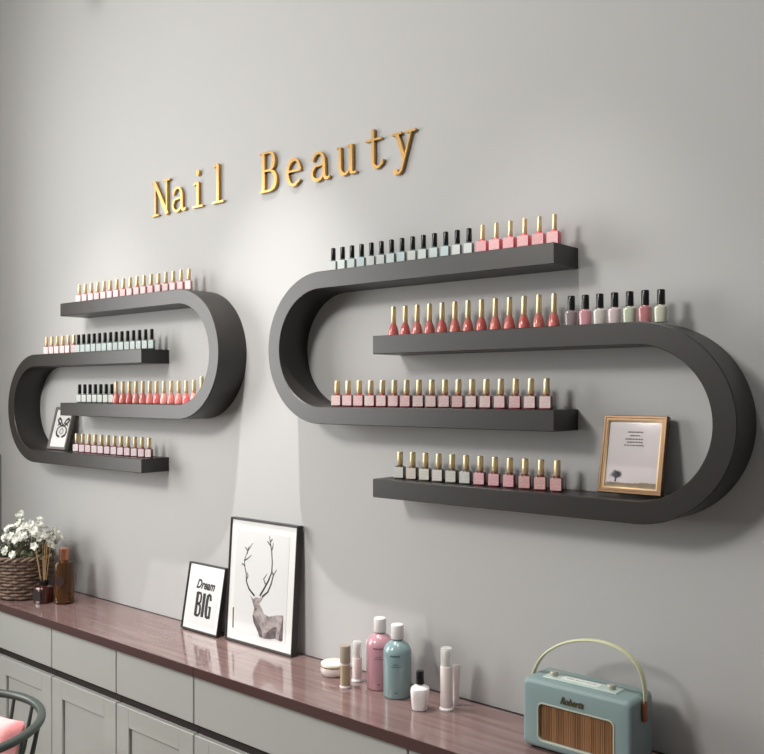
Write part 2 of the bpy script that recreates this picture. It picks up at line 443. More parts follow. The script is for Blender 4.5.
# left display
row(17, -2.982, -2.325, ZT[0], (.0205, .033, .0130, .0345), 'square', 'gold',
    [P((206, 140, 142), (244, 214, 212), (252, 240, 238)), P((214, 128, 136), (245, 205, 206), (252, 236, 234)), P((220, 150, 150), (246, 220, 218), (253, 242, 240)), P((210, 110, 120), (244, 180, 184), (252, 226, 226))],
    'gold-capped pale pink bottles', "left display's top shelf", 'gold capped bottles, left display top shelf')
row(6, -3.218, -3.019, ZT[1], (.0200, .0325, .0130, .034), 'square', 'gold', [P((176, 110, 112), (246, 218, 218), (253, 242, 240)), P((190, 96, 104), (246, 204, 204), (253, 236, 236))],
    'gold-capped pink bottles', "left display's second shelf", 'gold capped bottles, left display second shelf')
row(14, -2.988, -2.528, ZT[1], (.0195, .0325, .0130, .034), 'square', 'black', [P((96, 118, 116), (212, 230, 226), (236, 244, 240)), P((104, 130, 128), (196, 222, 220), (230, 242, 238))],
    'black-capped mint bottles', "left display's second shelf", 'black capped bottles, left display second shelf')
row(7, -2.980, -2.768, ZT[2], (.0190, .032, .0130, .0335), 'square', 'black', [P((92, 104, 96), (222, 232, 222), (242, 246, 240)), P((96, 108, 100), (230, 236, 230), (246, 248, 244))],
    'black-capped whitish bottles', "left display's third shelf", 'black capped bottles, left display third shelf')
row(13, -2.739, -2.259, ZT[2], (.0265, .034, .0132, .040), 'cone', 'gold', [((224, 128, 124), None, ''), ((228, 136, 130), None, ''), ((218, 112, 112), None, ''), ((232, 158, 148), None, '')],
    'tapered coral bottles', "left display's third shelf", 'tapered coral bottles, left display third shelf', ring=(cLA[0], RO-TH, 1))
row(12, -3.000, -2.542, ZT[3], (.0225, .031, .0140, .0345), 'square', 'gold',
    [P((134, 58, 66), (246, 216, 222), (252, 236, 238)), P((140, 62, 74), (244, 204, 216), (250, 228, 234)), P((128, 50, 60), (242, 196, 206), (252, 228, 230))],
    'gold-capped pink bottles', "left display's bottom shelf", 'gold capped bottles, left display bottom shelf')
# right display
mint = [P((92, 112, 112), (214, 224, 220), (232, 238, 234)), P((92, 112, 112), (208, 222, 219), (230, 237, 233)), P((90, 114, 114), (200, 220, 220), (222, 234, 232)), P((84, 118, 122), (184, 214, 216), (206, 226, 226))]
row(14, -1.683, -1.231, ZT[0], (.0225, .0330, .0135, .0325), 'square', 'black', mint, 'black-capped mint bottles', "right display's top shelf", 'black capped mint bottles, right display top shelf')
row(6, -1.192, -.999, ZT[0], (.0290, .0330, .0115, .0360), 'square', 'gold', [P((214, 84, 98), (240, 142, 150), (247, 172, 176)), P((220, 92, 104), (242, 150, 156), (248, 180, 182))],
    'slim-capped rose pink bottles', "right display's top shelf", 'pink bottles, right display top shelf')
row(13, -1.468, -1.000, ZT[1], (.0275, .0310, .0132, .0435), 'cone', 'gold', [((214, 116, 110), None, ''), ((208, 106, 102), None, ''), ((218, 126, 116), None, '')],
    'tapered coral bottles', "right display's second shelf", 'tapered coral bottles, right display second shelf')
sev = [((138, 126, 128), 'mauve grey'), ((206, 150, 158), 'soft pink'), ((204, 198, 192), 'off-white'), ((206, 190, 190), 'blush white'), ((186, 194, 172), 'pale green'), ((186, 124, 126), 'dusty pink'), ((198, 200, 182), 'cream green')]
for i, (c, nm) in enumerate(sev):
    x = -.957+(.957-.752)*i/6
    d = max(0, x-.012-cRB[0])
    place_bottle(x, ZT[1]-(RO-math.sqrt(RO*RO-d*d)), bottle_meshes('round', c, None, .0275, .0345, .0168, .0315, 'black'),
                 '%s polish with black cap, %s of seven on right display\'s second shelf' % (nm, 'leftmost' if i == 0 else 'rightmost' if i == 6 else NW[i+1]+' from left'),
                 'black capped bottles, right display second shelf')
row(17, -1.668, -1.019, ZT[2], (.0285, .0325, .0155, .0355), 'square', 'gold',
    [P((128, 52, 60), (232, 186, 184), (246, 218, 212)), P((134, 56, 64), (236, 180, 182), (246, 216, 214)), P((140, 54, 62), (226, 158, 162), (242, 204, 200)), P((130, 50, 56), (234, 190, 188), (247, 222, 216))],
    'gold-capped pink bottles', "right display's third shelf", 'gold capped pink bottles, right display third shelf')
# the lower row: six pale ones, then six pink ones
xs = [-1.446+(1.446-.992)*i/11 for i in range(12)]
pale = [(206, 204, 198), (216, 200, 186), (220, 214, 198), (218, 206, 200), (200, 200, 186), (196, 198, 190)]
pinks = [(226, 150, 156), (222, 140, 148), (216, 130, 140), (208, 136, 132), (204, 138, 130), (196, 122, 122)]
for i, x in enumerate(xs):
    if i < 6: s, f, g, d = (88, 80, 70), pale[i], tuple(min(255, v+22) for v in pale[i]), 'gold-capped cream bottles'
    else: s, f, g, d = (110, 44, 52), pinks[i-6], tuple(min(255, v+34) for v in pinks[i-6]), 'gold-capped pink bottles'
    k = i % 6; pos = ['leftmost', 'second from left', 'third from left', 'third from right', 'second from right', 'rightmost'][k]
    place_bottle(x, ZT[3], bottle_meshes('square', s, (f, g), .0285, .0330, .0155, .0345, 'gold'),
                 "%s of six %s on right display's bottom shelf" % (pos, d), 'gold capped bottles, right display bottom shelf')

# ---------------------------------------------------------------- leaning frames
def frame(name, x0, w_, h_, yb, yt, z, thick, border, mf, label, cat='picture', mat_board=True, papermat=None):
    th = math.asin((yt-yb)/h_)
    t = thing(name, (x0, yb, z+thick*math.sin(th)), label, cat, rot=(-th, 0, 0))
    m = MB(); b = .0014; vs = []
    for off, y in ((0, thick), (0, b), (b, 0), (border*.45, 0), (border*.55, .0012), (border-b, .0012), (border, .0026), (border, thick)):
        vs += [(off, y, off), (w_-off, y, off), (w_-off, y, h_-off), (off, y, h_-off)]
    m.add(vs, [(i*4+k, i*4+(k+1) % 4, ((i+1) % 8)*4+(k+1) % 4, ((i+1) % 8)*4+k) for i in range(8) for k in range(4)])
    m.build('frame', mf, t)
    pp = MB().box(border-.001, w_-border+.001, .005, thick-.001, border-.001, h_-border+.001).build('picture', papermat or M_paper, t)
    return t, pp
# deer
W_, H_ = .301, .376
t, pic = frame('deer_poster', -2.157, W_, H_, 1.760, 1.785, CT, .022, .0062, M_frame_dark, 'tall thin black framed poster of an antlered deer leaning on the wall')
PY = .005
MB().box(.030, W_-.034, PY-.0006, PY, .030, H_-.034).build('inner_sheet', M_paper2, pic)
ink = MB(); grey = MB(); body = MB(); dk = MB()
def nP(pts): return [(a*W_, b*H_) for a, b in pts]
A0, A1 = PY-.0014, PY-.0007
la = [(0.417, 0.398), (0.328, 0.444), (0.286, 0.495), (0.275, 0.557), (0.25, 0.61), (0.237, 0.663), (0.261, 0.712), (0.286, 0.746), (0.35, 0.813)]
ra = [(0.495, 0.407), (0.551, 0.468), (0.613, 0.545), (0.653, 0.61), (0.653, 0.687), (0.636, 0.777), (0.61, 0.843), (0.591, 0.892)]
rb = [(0.529, 0.403), (0.608, 0.451), (0.651, 0.517), (0.677, 0.59), (0.721, 0.636)]
ink.stroke(nP(la), [.0056, .0052, .0045, .0032, .0024, .002, .0015, .0011, .0006], A0, A1)
ink.stroke(nP(ra), [.0055, .005, .0045, .004, .0035, .003, .002, .001], A0, A1)
ink.stroke(nP(rb), [.005, .0045, .004, .003, .001], A0, A1)
for p in ([(0.277, 0.502), (0.305, 0.544), (0.288, 0.574)], [(0.25, 0.618), (0.208, 0.637), (0.198, 0.62)], [(0.245, 0.664), (0.305, 0.693), (0.337, 0.716)],
          [(0.636, 0.777), (0.653, 0.817), (0.654, 0.84)], [(0.621, 0.814), (0.568, 0.847)], [(0.569, 0.509), (0.538, 0.545), (0.583, 0.588)], [(0.677, 0.585), (0.664, 0.612)],
          [(.286, .746), (.24, .77)], [(.27, .72), (.3, .78)], [(.61, .843), (.64, .87)]):
    ink.stroke(nP(p), [.0034, .0022, .001][:len(p)], A0, A1)
ink.build('antler_print', M_ink, pic)
def rs(mb, pts): mb.prism(nP(pts), A0, A1)
rs(body, [(0.421, 0.294), (0.404, 0.237), (0.422, 0.191), (0.463, 0.151), (0.5, 0.12), (0.518, 0.087), (0.589, 0.083), (0.686, 0.092), (0.741, 0.105), (0.825, 0.094), (0.852, 0.103), (0.846, 0.21), (0.844, 0.297), (0.75, 0.286), (0.641, 0.262), (0.57, 0.273), (0.527, 0.315), (0.491, 0.34), (0.472, 0.3)])
rs(body, [(0.356, 0.392), (0.406, 0.369), (0.424, 0.386), (0.46, 0.39), (0.492, 0.388), (0.551, 0.412), (0.521, 0.375), (0.492, 0.351), (0.487, 0.314), (0.456, 0.285), (0.427, 0.288), (0.407, 0.326), (0.387, 0.354)])
body.build('deer_print', mat('deer_ink', rgb(168, 158, 156), .7, noise=(rgb(122, 112, 112), 45, (1, 1, 1), 4)), pic)
A0 -= .0004
for p in ([(0.626, 0.136), (0.705, 0.185), (0.759, 0.197), (0.754, 0.112), (0.686, 0.092), (0.589, 0.086)],
          [(.415, .25), (.405, .237), (.425, .19), (.47, .15), (.5, .12), (.52, .09), (.56, .087), (.54, .15), (.48, .19), (.44, .23)],
          [(.80, .10), (.85, .105), (.845, .28), (.82, .2)], [(.430, .292), (.455, .287), (.462, .303), (.44, .31)],
          [(.41, .35), (.43, .35), (.425, .362)], [(.475, .35), (.49, .36), (.47, .362)]):
    rs(dk, p)
dk.build('shading_print', mat('deer_dark', rgb(84, 76, 78), .7, noise=(rgb(110, 100, 100), 60, (1, 1, 1), 3)), pic)
sm = MB(); sm.prism(nP([(0.094, 0.264), (0.112, 0.271), (0.118, 0.105), (0.103, 0.105)]), PY-.0014, PY-.0001)
sm.build('brush_mark', M_inkgrey, pic)
# small poster
W2, H2 = .184, .213
t, pic = frame('word_poster', -2.365, W2, H2, 1.748, 1.785, CT, .016, .0055, M_frame_dark, 'small black framed poster reading BIG, leaning left of the deer poster')
MB().box(.022, W2-.024, PY-.0006, PY, .022, H2-.026).build('inner_sheet', M_paper2, pic)
text_mesh('Dream', .040, M_ink, pic, 'script_word', (W2*.51, PY-.001, H2*.635), (PI/2, 0, 0), sx=.80, sz=1.0, shear=.35, bold=.0012)
bg_ = MB()
def W(m, pts, wd):
    wd = [q*1.45 for q in wd] if isinstance(wd, list) else wd*1.45
    m.stroke([(a*W2, b*H2) for a, b in pts], wd, PY-.0014, PY-.0004)
zt_, zb_ = .575, .225
W(bg_, [(.335, zb_), (.335, zt_)], .0085)
W(bg_, [(.335, zt_-.01), (.42, zt_-.012), (.44, zt_-.06), (.435, .44), (.40, .41), (.335, .41)], .0055)
W(bg_, [(.38, .41), (.435, .385), (.445, .34), (.445, zb_+.05), (.41, zb_+.01), (.335, zb_+.01)], .0060)
W(bg_, [(.52, zb_), (.52, zt_)], .0090)
W(bg_, [(.70, zt_-.09), (.69, zt_-.02), (.655, zt_-.005), (.62, zt_-.03), (.61, zt_-.09), (.61, zb_+.09), (.63, zb_+.02), (.665, zb_+.01), (.705, zb_+.03)], [.006, .006, .006, .008, .0085, .0085, .008, .006, .006])
W(bg_, [(.708, zb_), (.708, .39)], .0065); W(bg_, [(.665, .39), (.73, .39)], .004)
bg_.build('block_word', M_ink, pic)
W_, H_ = W2, H2
# gold frame
WG, HG = .143, .168
M_lav = mat('paper_lavender', rgb(186, 174, 176), .3, coat=.3, noise=(rgb(178, 170, 170), 12, (1, 1, 1), 2))
t, pic = frame('gold_picture_frame', -.891, WG, HG, 1.748, 1.783, ZT[3]+.0045, .015, .0115, M_frame_gold, "small gold picture frame with a tree print on the right display's bottom shelf", papermat=M_lav)
g2 = MB()
for a in (.0105,):
    vs = []
    for off, y in ((a, .008), (a, .0016), (a+.0032, .0030), (a+.0032, .008)): vs += [(off, y, off), (WG-off, y, off), (WG-off, y, HG-off), (off, y, HG-off)]
    g2.add(vs, [(i*4+k, i*4+(k+1) % 4, ((i+1) % 4)*4+(k+1) % 4, ((i+1) % 4)*4+k) for i in range(4) for k in range(4)])
g2.build('inner_lip', mat('lip_gold', rgb(196, 168, 126), .35, metal=.4), t)
tx = MB(); rnd = random.Random(3)
def G(m, pts, wd): m.stroke([(a*WG, b*HG) for a, b in pts], wd, PY-.0012, PY-.0002)
for zz, x0, x1 in ((.79, .40, .62), (.745, .44, .58), (.70, .37, .65), (.66, .40, .62), (.62, .36, .66)):
    x = x0
    while x < x1:
        l = rnd.uniform(.012, .035)
        G(tx, [(x, zz-.008), (x+l*.4, zz+.008), (x+l, zz-.004)], .0013); x += l+rnd.uniform(.006, .02)
tx.build('printed_verse', M_inkgrey, pic)
tr = MB()
G(tr, [(.262, .150), (.265, .20), (.268, .24)], [.0035, .0022, .001])
for k in range(17):
    a = math.radians(15+150*k/16); r = .088*rnd.uniform(.8, 1.1)
    G(tr, [(.265, .195), (.265+r*.55*math.cos(a), .20+r*.62*math.sin(a)), (.265+r*1.15*math.cos(a+.1), .20+r*1.12*math.sin(a+.1))], [.0007, .0005, .0002])
    G(tr, [(.265+r*.55*math.cos(a), .20+r*.62*math.sin(a)), (.265+r*1.1*math.cos(a-.16), .20+r*1.0*math.sin(a-.16))], [.0004, .0002])
tr.build('tree_print', mat('tree_ink', rgb(78, 82, 92), .7), pic)
gr = MB(); x = .125
while x < .90:
    hgt = rnd.uniform(.012, .028)+(.012 if x > .62 else 0)
    G(gr, [(x, .115), (x+rnd.uniform(-.008, .008), .118+hgt)], [.0018, .0006]); x += .0085
gr.box(.0135, WG-.0135, PY-.0006, PY-.0001, .0135, .118*HG)
gr.build('meadow_print', mat('meadow_ink', rgb(128, 116, 108), .7, noise=(rgb(150, 134, 104), 40, (1, 1, 1), 3)), pic)
# butterfly picture
WB, HB = .132, .166
t, pic = frame('butterfly_picture', -3.211, WB, HB, 1.7465, 1.787, ZT[3], .014, .0105, M_frame_grey, "small grey framed butterfly print at the left end of the left display's bottom shelf")
bf = MB()
def Bf(pts, wd): bf.stroke([(a*WB, b*HB) for a, b in pts], wd, PY-.0012, PY-.0002)
for s in (1, -1):
    X = lambda a: .555+s*a
    Bf([(X(.0), .555), (X(.06), .62), (X(.15), .70), (X(.25), .735), (X(.30), .70), (X(.25), .64), (X(.14), .585), (X(.0), .545)], [.003, .005, .007, .010, .010, .008, .006, .003])
    Bf([(X(.02), .55), (X(.14), .545), (X(.24), .49), (X(.27), .41), (X(.22), .34), (X(.10), .305), (X(.05), .30)], [.003, .004, .005, .008, .009, .008, .004])
    Bf([(X(.10), .63), (X(.22), .60), (X(.27), .56)], [.004, .007, .003])
    Bf([(X(.0), .50), (X(.08), .46), (X(.09), .40), (X(.0), .36)], .0018)
bf.build('butterfly_print', M_ink, pic)

# ---------------------------------------------------------------- toiletries on the worktop
M_white = mat('white_plastic', rgb(226, 222, 220), .3, coat=.3)
M_pinkwhite = mat('pinkish_white', rgb(226, 214, 211), .28, coat=.3)
M_clear = mat('clear_cap', rgb(240, 240, 238), .1, alpha=.42)
def tall_bottle(x, y, label, c, c2, rot):
    t = thing('shampoo_bottle', (x, y, CT), label, 'bottle', rot=(0, 0, rot))
    m = mat('liquid_%d_%d' % (c[0], c[1]), rgb(*c), .22, coat=.4)
    R = .0355; H = .142
    MB().lathe([(R*.80, 0), (R*.95, .0015), (R, .007), (R, H*.77), (R*.985, H*.81), (R*.92, H*.865), (R*.78, H*.92), (R*.58, H*.965), (R*.46, H*.985), (.0135, H), (.0135, H+.004)], n=48).build('body', m, t, angle=50)
    r = .0166
    MB().lathe([(r*.97, H+.003), (r, H+.0045), (r*.985, H+.034), (r*.95, H+.037), (r*.85, H+.0385), (.0005, H+.0388)], n=40).build('cap', M_white, t)
    MB().lathe([(.0140, H+.0005), (.0142, H+.003)], n=24).build('neck_ring', M_trim, t)
    k = MB(); rn = random.Random(int(c[0]))
    def mark(a0, a1, z, hh):
        n = 3
        vs = [((R+.0003)*math.sin(a0+(a1-a0)*i/n), -(R+.0003)*math.cos(a0+(a1-a0)*i/n), zz) for zz in (z, z+hh) for i in range(n+1)]
        k.add([Vector(v) for v in vs], [(i, i+1, n+2+i, n+1+i) for i in range(n)])
    a = -.42
    while a < .22:
        b = a+rn.uniform(.05, .11); mark(a, b, .1065, .0035); a = b+.025
    for z, a0, a1 in ((.086, -.22, .12), (.0805, -.36, .3)):
        a = a0
        while a < a1:
            b = a+rn.uniform(.03, .07); mark(a, b, z, .0026); a = b+.04
    mark(-.1, .0, .016, .003); mark(.03, .10, .016, .003)
    k.build('printed_marks', mat('print_%d' % c2[0], rgb(*c2), .6), t, fix=False)
tall_bottle(-1.4996, 1.7377, 'pink shampoo bottle with white cap, behind the blue bottle', (186, 140, 150), (120, 70, 84), .62)
tall_bottle(-1.4245, 1.7175, 'teal blue shampoo bottle with white cap, in front of the pink bottle', (130, 154, 156), (50, 80, 92), .60)

t = thing('cream_jar', (-1.6615, 1.735, CT), 'round white cream jar with gold rim, leftmost of the toiletries', 'jar')
MB().lathe([(.026, 0), (.031, .001), (.0355, .006), (.037, .013), (.037, .0225), (.036, .0255)], n=48).build('jar_body', M_pinkwhite, t)
MB().lathe([(.0372, .0242), (.0376, .0250), (.0376, .0268), (.0372, .0276)], n=48).build('gold_rim', mat('jar_gold', rgb(150, 130, 84), .35, metal=.6), t)
MB().lathe([(.0365, .0272), (.0368, .0300), (.0355, .0335), (.033, .0350), (.0005, .0356)], n=48).build('lid', mat('lid_cream', rgb(232, 228, 212), .25, coat=.4), t)

t = thing('stick_foundation', (-1.5653, 1.6761, CT), 'tan and beige cosmetic stick standing in front of the cream jar', 'cosmetic tube')
M_tan = mat('tan_plastic', rgb(178, 160, 134), .25, metal=.25)
MB().lathe([(.0142, 0), (.0148, .001), (.0148, .0055), (.0138, .007)], n=32).build('foot_ring', M_pinkwhite, t)
MB().lathe([(.0136, .0065), (.0136, .060)], n=32).build('barrel', M_tan, t)
MB().lathe([(.0128, .060), (.0128, .0655)], n=32).build('middle_band', M_pinkwhite, t)
MB().lathe([(.0138, .0655), (.0138, .106), (.0128, .1095), (.0005, .110)], n=32).build('cap', mat('taupe_plastic', rgb(168, 154, 138), .3, metal=.2), t)

def pump(x, y, label, R, hb, H, name='pump_bottle'):
    t = thing(name, (x, y, CT), label, 'pump bottle')
    MB().lathe([(R*1.05, 0), (R*1.14, .001), (R*1.14, .0045), (R, .0075)], n=32).build('foot_ring', M_white, t)
    MB().lathe([(R*.98, .007), (R, .009), (R, hb-.002), (R*.96, hb), (R*.6, hb+.0008)], n=32).build('body', M_pinkwhite, t)
    MB().lathe([(R*.55, hb), (R*.55, hb+.012), (R*.30, hb+.013), (R*.30, hb+.019), (R*.6, hb+.020), (R*.62, H-.010), (R*.5, H-.007), (.0005, H-.0065)], n=24).build('pump_head', mat('grey_pump', rgb(190, 186, 178), .4), t)
    MB().lathe([(R*.93, hb+.0008), (R*.95, hb+.002), (R*.95, H-.004), (R*.84, H-.0006), (.0005, H)], n=32).build('clear_cap', M_clear, t)
pump(-1.5766, 1.7344, 'short white pump bottle with clear cap, beside the tan stick', .0132, .063, .106)
pump(-1.2717, 1.7191, 'tall white pump bottle with clear cap, right of the white nail polish', .0152, .105, .150)

def squeeze(x, y, label, r, H, rot):
    t = thing('squeeze_tube', (x, y, CT), label, 'tube', rot=(0, 0, rot))
    MB().lathe([(r*.95, 0), (r, .001), (r*.97, .020)], n=24).build('cap', M_white, t)
    MB().loft([(.020, r*.92, r*.92, 2), (.030, r*.95, r*.95, 2), (H*.6, r*1.02, r*.75, 2), (H*.92, r*1.22, r*.22, 2.2), (H, r*1.28, r*.10, 3)]).build('tube_body', M_pinkwhite, t)
squeeze(-1.2735, 1.7600, 'slim white squeeze tube standing behind the tall white pump bottle', .0088, .098, .9)
squeeze(-1.5720, 1.7830, 'white squeeze tube mostly hidden behind the pink shampoo bottle', .0110, .100, .3)

t = thing('nail_polish_bottle', (-1.3222, 1.6801, CT), 'white nail polish with black cap standing alone on the worktop', 'nail polish', rot=(0, 0, .5))
MB().loft([(0, .0155, .0155, 3), (.0015, .0185, .0185, 3), (.006, .0192, .0192, 3.2), (.030, .0215, .0215, 3.2), (.046, .0228, .0228, 3), (.052, .0215, .0215, 2.6), (.0565, .016, .016, 2.2), (.059, .0095, .0095, 2), (.063, .0088, .0088, 2)], n=32).build('bottle', mat('white_polish', rgb(236, 230, 228), .15, coat=.6), t)
MB().lathe([(.0100, .0615), (.0104, .063), (.0094, .0915), (.0086, .0935), (.0005, .094)], n=28).build('cap', M_cap_black, t)

# ---------------------------------------------------------------- radio
def radio():
    x0, W, D, H = -1.017, .251, .104, .150
    t = thing('table_radio', (x0, 1.65, CT), 'pale blue retro portable radio with cream handle at the right end of the worktop', 'radio')
    mb = mat('radio_blue', rgb(128, 148, 148), .42, bump=.12, bscale=700)
    n = 6; r = .014
    # shell of the body: rounded box built from vertical superellipse layers, with an opening for the grille at the front
    def rr(x0, x1, z0, z1, r, k=5):
        pts = []
        for cx, cz, a in ((x1-r, z1-r, 0), (x0+r, z1-r, 90), (x0+r, z0+r, 180), (x1-r, z0+r, 270)):
            for i in range(k+1):
                q = math.radians(a+90*i/k); pts.append((cx+r*math.cos(q), cz+r*math.sin(q)))
        return pts
    rings = []
    zf = .005
    def ring(off, y, rad): return [(x, y, z) for x, z in rr(off, W-off, zf+off, H-off, max(rad-off*.4, .002))]
    gx0, gx1, gz0, gz1 = .040, .211, .024, .101
    def gring(off, y, rad): return [(x, y, z) for x, z in rr(gx0-off, gx1+off, gz0-off, gz1+off, rad)]
    seq = [gring(0, .010, .010), gring(0, .0035, .010), gring(.001, .0035, .011), gring(.004, .001, .013)]
    seq += [gring(.004, .0005, .013), ring(.010, 0, .012), ring(.005, .0012, .012), ring(.0018, .0045, .012), ring(0, .010, .012), ring(0, D-.010, .012), ring(.0018, D-.0045, .012), ring(.005, D-.0012, .012), ring(.010, D, .012)]
    vs = [p for q in seq for p in q]; m_ = len(seq[0])
    F = [(i*m_+k, i*m_+(k+1) % m_, (i+1)*m_+(k+1) % m_, (i+1)*m_+k) for i in range(len(seq)-1) for k in range(m_)]
    F.append(tuple((len(seq)-1)*m_+k for k in range(m_)))
    MB().add(vs, F).build('body', mb, t, angle=60)
    fm = MB()
    for fx in (.02, W-.02):
        for fy in (.018, D-.018): fm.lathe([(.007, 0), (.008, .006)], fx, fy, n=14)
    fm.build('feet', M_cap_black, t)
    # grille: vertical ribs
    g = MB(); x = gx0+.0005; N = 42; st = (gx1-gx0-.001)/N
    for i in range(N):
        g.box(x+i*st, x+i*st+st*.62, .0065, .0095, gz0, gz1)
    g.box(gx0, gx1, .0085, .0098, gz0, gz1)
    g.build('grille', mat('grille_brown', rgb(160, 118, 80), .55, noise=(rgb(132, 94, 62), 35, (4, 1, .1), 2)), t)
    tr = [(x, y, z) for off, y, rad in ((.0038, .0012, .013), (.0034, -.0008, .013), (.0008, -.0008, .011), (0, .004, .010)) for (x, y, z) in gring(off, y, rad)]
    F = [(i*m_+k, i*m_+(k+1) % m_, (i+1)*m_+(k+1) % m_, (i+1)*m_+k) for i in range(3) for k in range(m_)]
    MB().add(tr, F).build('grille_trim', mat('trim_grey_cream', rgb(176, 182, 168), .35), t)
    # control panel on the top
    p = MB().box(.034, .206, .026, .064, H-.0005, H+.0022, .001).build('control_panel', mat('panel_pale', rgb(190, 206, 200), .3, metal=.2), t)
    MB().box(.074, .160, .035, .056, H+.0020, H+.0028).build('dial_strip', mat('panel_white', rgb(216, 224, 218), .3), p)
    dm = MB(); rn = random.Random(5)
    for i in range(14):
        x = .084+i*.0050
        dm.box(x, x+rn.uniform(.0015, .0032), .044, .044+rn.uniform(.002, .004), H+.0027, H+.0030)
    dm.build('dial_marks', M_ink, p)
    for kx in (.052, .186):
        k = MB().lathe([(.0085, H+.002), (.0088, H+.003), (.0088, H+.0095), (.0078, H+.0112), (.0005, H+.0115)], kx, .045, n=24).build('knob', mat('knob_grey', rgb(176, 174, 160), .35, metal=.3), t)
        MB().box(kx-.012, kx+.012, .0435, .0465, H+.0112, H+.0128, .0006).build('pointer', mat('knob_grey2', rgb(150, 152, 142), .35, metal=.3), k)
    # logo in script
    text_mesh('Roberts', .021, mat('logo_dark_gold', rgb(92, 84, 52), .35, metal=.5), t, 'logo', (.118, -.0008, .113), (PI/2, 0, 0), sx=.78, sz=1, shear=.45, depth=.0006, bold=.0004)
    # handle
    mh = mat('handle_cream', rgb(206, 208, 170), .3, coat=.3)
    hx = [(-.005, .112), (-.005, .135), (.004, .160), (.022, .188), (.052, .213), (.088, .231), (.130, .2415), (.165, .2435), (.202, .237), (.230, .221), (.248, .196), (.2555, .165), (.256, .138), (.256, .112)]
    cur = []
    for i in range(len(hx)-1):       # Catmull-Rom
        p0, p1, p2, p3 = (Vector(hx[max(i-1, 0)]), Vector(hx[i]), Vector(hx[i+1]), Vector(hx[min(i+2, len(hx)-1)]))
        for k in range(5):
            s = k/5; cur.append(.5*((2*p1)+(-p0+p2)*s+(2*p0-5*p1+4*p2-p3)*s*s+(-p0+3*p1-3*p2+p3)*s**3))
    cur.append(Vector(hx[-1]))
    h = MB(); vs = []; n = len(cur)
    for i, c in enumerate(cur):
        d = (cur[min(i+1, n-1)]-cur[max(i-1, 0)]).normalized(); nn = Vector((-d.y, d.x))
        for a in range(10):
            q = 2*PI*a/10; vs.append((c.x+nn.x*.0032*math.sin(q), D/2+  .0075*math.cos(q), c.y+nn.y*.0032*math.sin(q)))
    h.add(vs, [(i*10+k, i*10+(k+1) % 10, (i+1)*10+(k+1) % 10, (i+1)*10+k) for i in range(n-1) for k in range(10)])
    h.build('handle', mh, t)
    ml = mat('strap_copper', rgb(156, 92, 62), .35, metal=.4)
    for xx in (-.005, W+.005):
        m2 = MB(); m2.loft([(.100, .0030, .0075), (.103, .0040, .0085), (.135, .0040, .0080), (.142, .0030, .0065)], xx, D/2, e=3).build('handle_mount', ml, t)
radio()

# ---------------------------------------------------------------- perfume, diffuser, basket
t = thing('perfume_bottle', (-2.9659, 1.6827, CT), 'tall amber glass perfume bottle with copper cap, right of the flower basket', 'bottle', rot=(0, 0, .5))
M_amber = mat('amber_glass', rgb(150, 108, 66), .05, trans=.88, ior=1.38)
MB().loft([(0, .026, .026, 3.2), (.002, .030, .030, 3.2), (.142, .030, .030, 3.2), (.150, .027, .027, 3), (.153, .020, .020, 2.4), (.156, .014, .014, 2), (.158, .013, .013, 2)], n=36).build('bottle', M_amber, t)
MB().lathe([(.0168, .157), (.0172, .159), (.0172, .199), (.016, .2005), (.0005, .201)], n=32).build('cap', mat('copper', rgb(178, 122, 98), .25, metal=.75), t)
e_ = MB(); e_.prism(arc(0, .085, .019, .019, 0, 345, 23), -.0312, -.0300); e_.build('round_label', mat('dark_brown_label', rgb(52, 30, 26), .5), t)

t = thing('reed_diffuser', (-3.035, 1.6420, CT), 'dark brown reed diffuser standing between the basket and the perfume bottle', 'diffuser', rot=(0, 0, .2))
MB().loft([(0, .028, .028, 3), (.002, .032, .032, 3), (.052, .032, .032, 3), (.058, .029, .029, 2.8), (.062, .018, .018, 2.2), (.066, .013, .013, 2)], n=36).build('bottle', mat('brown_glass', rgb(64, 30, 26), .08, coat=.6), t)
MB().lathe([(.0165, .064), (.017, .066), (.017, .080), (.0155, .0815), (.006, .082)], n=28).build('collar', M_cap_black, t)
e_ = MB().box(-.021, .021, -.0334, -.0318, .012, .046); e_.build('label', mat('label_black', rgb(34, 26, 26), .6), t)
for dx, dy in ((-.042, -.004), (-.022, .012), (-.030, -.018), (.004, .010), (.016, -.010), (.028, .006)):
    MB().tube([(dx*.10, dy*.1, .030), (dx, dy, .215)], .0016, n=6).build('reed', mat('reed_wood', rgb(176, 146, 104), .7), t)

